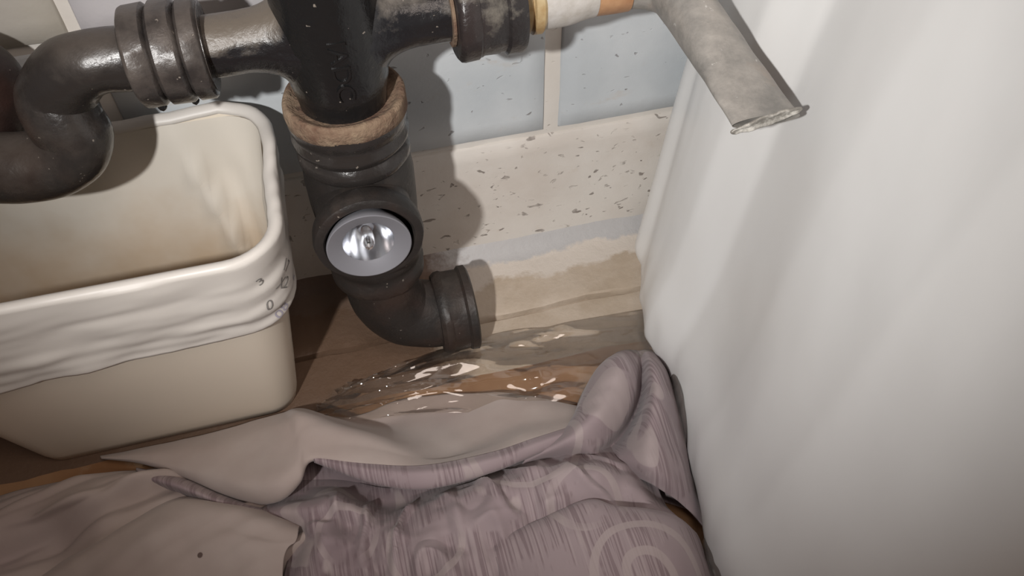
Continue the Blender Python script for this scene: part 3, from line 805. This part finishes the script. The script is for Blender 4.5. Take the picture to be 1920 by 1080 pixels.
# 3 front printed mound, crumpled to the left, and a nearer fold lapping over it
D = [row((455, 935, .003), (550, 905, .004), (640, 900, .004), (735, 915, .004), (830, 890, .004), (950, 850, .004), (1060, 828, .004), (1150, 835, .004), (1235, 870, .003)),
     row((472, 953, .010), (556, 930, .014), (640, 924, .014), (735, 950, .008), (830, 924, .012), (950, 880, .020), (1060, 858, .026), (1150, 860, .030), (1232, 905, .018)),
     row((500, 962, .026), (566, 950, .038), (645, 945, .038), (735, 964, .026), (830, 942, .040), (950, 902, .050), (1065, 886, .052), (1165, 894, .046), (1245, 945, .010)),
     row((545, 985, .024), (590, 985, .034), (660, 988, .026), (740, 995, .042), (840, 985, .050), (960, 958, .052), (1080, 930, .050), (1185, 930, .042), (1262, 965, .020)),
     row((560, 1010, .020), (610, 1020, .038), (670, 1025, .026), (750, 1025, .044), (850, 1020, .048), (970, 1005, .042), (1090, 975, .038), (1200, 960, .036), (1295, 1000, .012)),
     row((540, 1050, .022), (600, 1060, .036), (670, 1070, .026), (760, 1065, .044), (860, 1065, .048), (980, 1060, .044), (1100, 1040, .04), (1215, 1020, .04), (1325, 1060, .010)),
     row((500, 1250, .02), (590, 1250, .03), (680, 1250, .035), (770, 1250, .04), (870, 1250, .045), (990, 1250, .045), (1110, 1250, .04), (1230, 1250, .04), (1350, 1250, .010))]
solidify(grid_obj('printed_front', loft(D, 24, 20), M_print, sheet, wrinkle(.0080, 27, 1.7, .0065, vf=True)), .0012)
E_ = [row((930, 1012, .030), (1015, 972, .040), (1103, 938, .044), (1150, 949, .044), (1215, 955, .042), (1270, 970, .030), (1305, 1000, .010)),
      row((928, 1020, .044), (1012, 980, .053), (1103, 944, .058), (1152, 953, .058), (1215, 960, .056), (1275, 980, .044), (1312, 1015, .014)),
      row((930, 1045, .047), (1015, 1012, .058), (1105, 980, .063), (1160, 985, .064), (1225, 990, .062), (1285, 1012, .048), (1322, 1045, .012)),
      row((940, 1090, .046), (1020, 1065, .058), (1110, 1040, .063), (1170, 1040, .065), (1235, 1045, .062), (1298, 1065, .046), (1338, 1095, .010)),
      row((960, 1280, .04), (1040, 1280, .055), (1125, 1280, .06), (1190, 1280, .06), (1260, 1280, .055), (1320, 1280, .04), (1370, 1280, .010))]
solidify(grid_obj('near_fold', loft(E_, 24, 22), M_print, sheet, wrinkle(.0022, 20, 4.7)), .0012)
# 3b a narrow strip of the lower layer showing between flap and panel
Sn = [row((255, 878, .010), (330, 893, .012), (405, 922, .012), (480, 950, .012), (570, 985, .012)),
      row((258, 884, .024), (332, 902, .026), (408, 932, .026), (482, 958, .026), (572, 990, .022)),
      row((262, 892, .026), (335, 914, .030), (410, 942, .030), (484, 966, .028), (575, 996, .024)),
      row((270, 900, .018), (340, 925, .018), (415, 952, .018), (488, 975, .018), (578, 1003, .018))]
solidify(grid_obj('lower_strip', loft(Sn, 20, 12), M_print, sheet, wrinkle(.0016, 24, 9.3)), .0012)
# 4 bunched corner by the sack
Cn = [row((1135, 690, .002), (1150, 668, .006), (1172, 657, .008), (1190, 655, .007), (1200, 656, .006), (1215, 656, .008), (1238, 668, .006), (1255, 695, .002)),
      row((1098, 728, .002), (1122, 690, .028), (1160, 676, .040), (1192, 690, .030), (1204, 696, .018), (1222, 680, .040), (1250, 706, .030), (1268, 745, .002)),
      row((1078, 770, .002), (1102, 735, .036), (1145, 726, .050), (1184, 745, .034), (1199, 752, .010), (1228, 730, .048), (1262, 760, .034), (1284, 805, .002)),
      row((1062, 800, .004), (1085, 772, .038), (1128, 765, .052), (1166, 786, .034), (1182, 794, .008), (1222, 776, .050), (1268, 815, .034), (1294, 855, .002)),
      row((1018, 842, .012), (1055, 815, .038), (1095, 806, .050), (1132, 826, .034), (1150, 836, .010), (1215, 826, .052), (1275, 870, .034), (1302, 905, .002)),
      row((985, 862, .026), (1030, 842, .038), (1072, 834, .042), (1110, 844, .034), (1140, 854, .020), (1215, 870, .050), (1280, 915, .028), (1312, 945, .002)),
      row((975, 880, .010), (1030, 866, .014), (1085, 862, .016), (1130, 866, .016), (1165, 880, .018), (1225, 910, .034), (1285, 950, .016), (1318, 985, .002))]
solidify(grid_obj('bunched_corner', loft(Cn, 22, 20), M_print, sheet, wrinkle(.0030, 26, 5.2)), .0012)
# 5 taupe panel turned over at the lower left
T = [row((60, 1085, .010), (150, 1030, .016), (255, 972, .022), (335, 934, .020), (420, 940, .020), (500, 960, .022), (562, 983, .020)),
     row((70, 1095, .026), (160, 1042, .037), (262, 984, .043), (340, 946, .042), (420, 954, .041), (495, 975, .041), (560, 992, .034)),
     row((90, 1120, .028), (180, 1070, .040), (280, 1020, .047), (350, 990, .046), (420, 990, .045), (490, 1005, .044), (555, 1015, .038)),
     row((110, 1150, .028), (210, 1110, .040), (300, 1070, .045), (370, 1050, .044), (430, 1045, .045), (480, 1045, .046), (532, 1052, .038)),
     row((130, 1260, .02), (230, 1250, .03), (310, 1250, .03), (380, 1250, .03), (440, 1250, .03), (480, 1250, .03), (525, 1250, .03))]
solidify(grid_obj('turned_panel', loft(T, 24, 22), M_taupe_cloth, sheet, dirwrinkle(.0065, (340, 950), (120, 1075), 6.6, 34)), .0012)
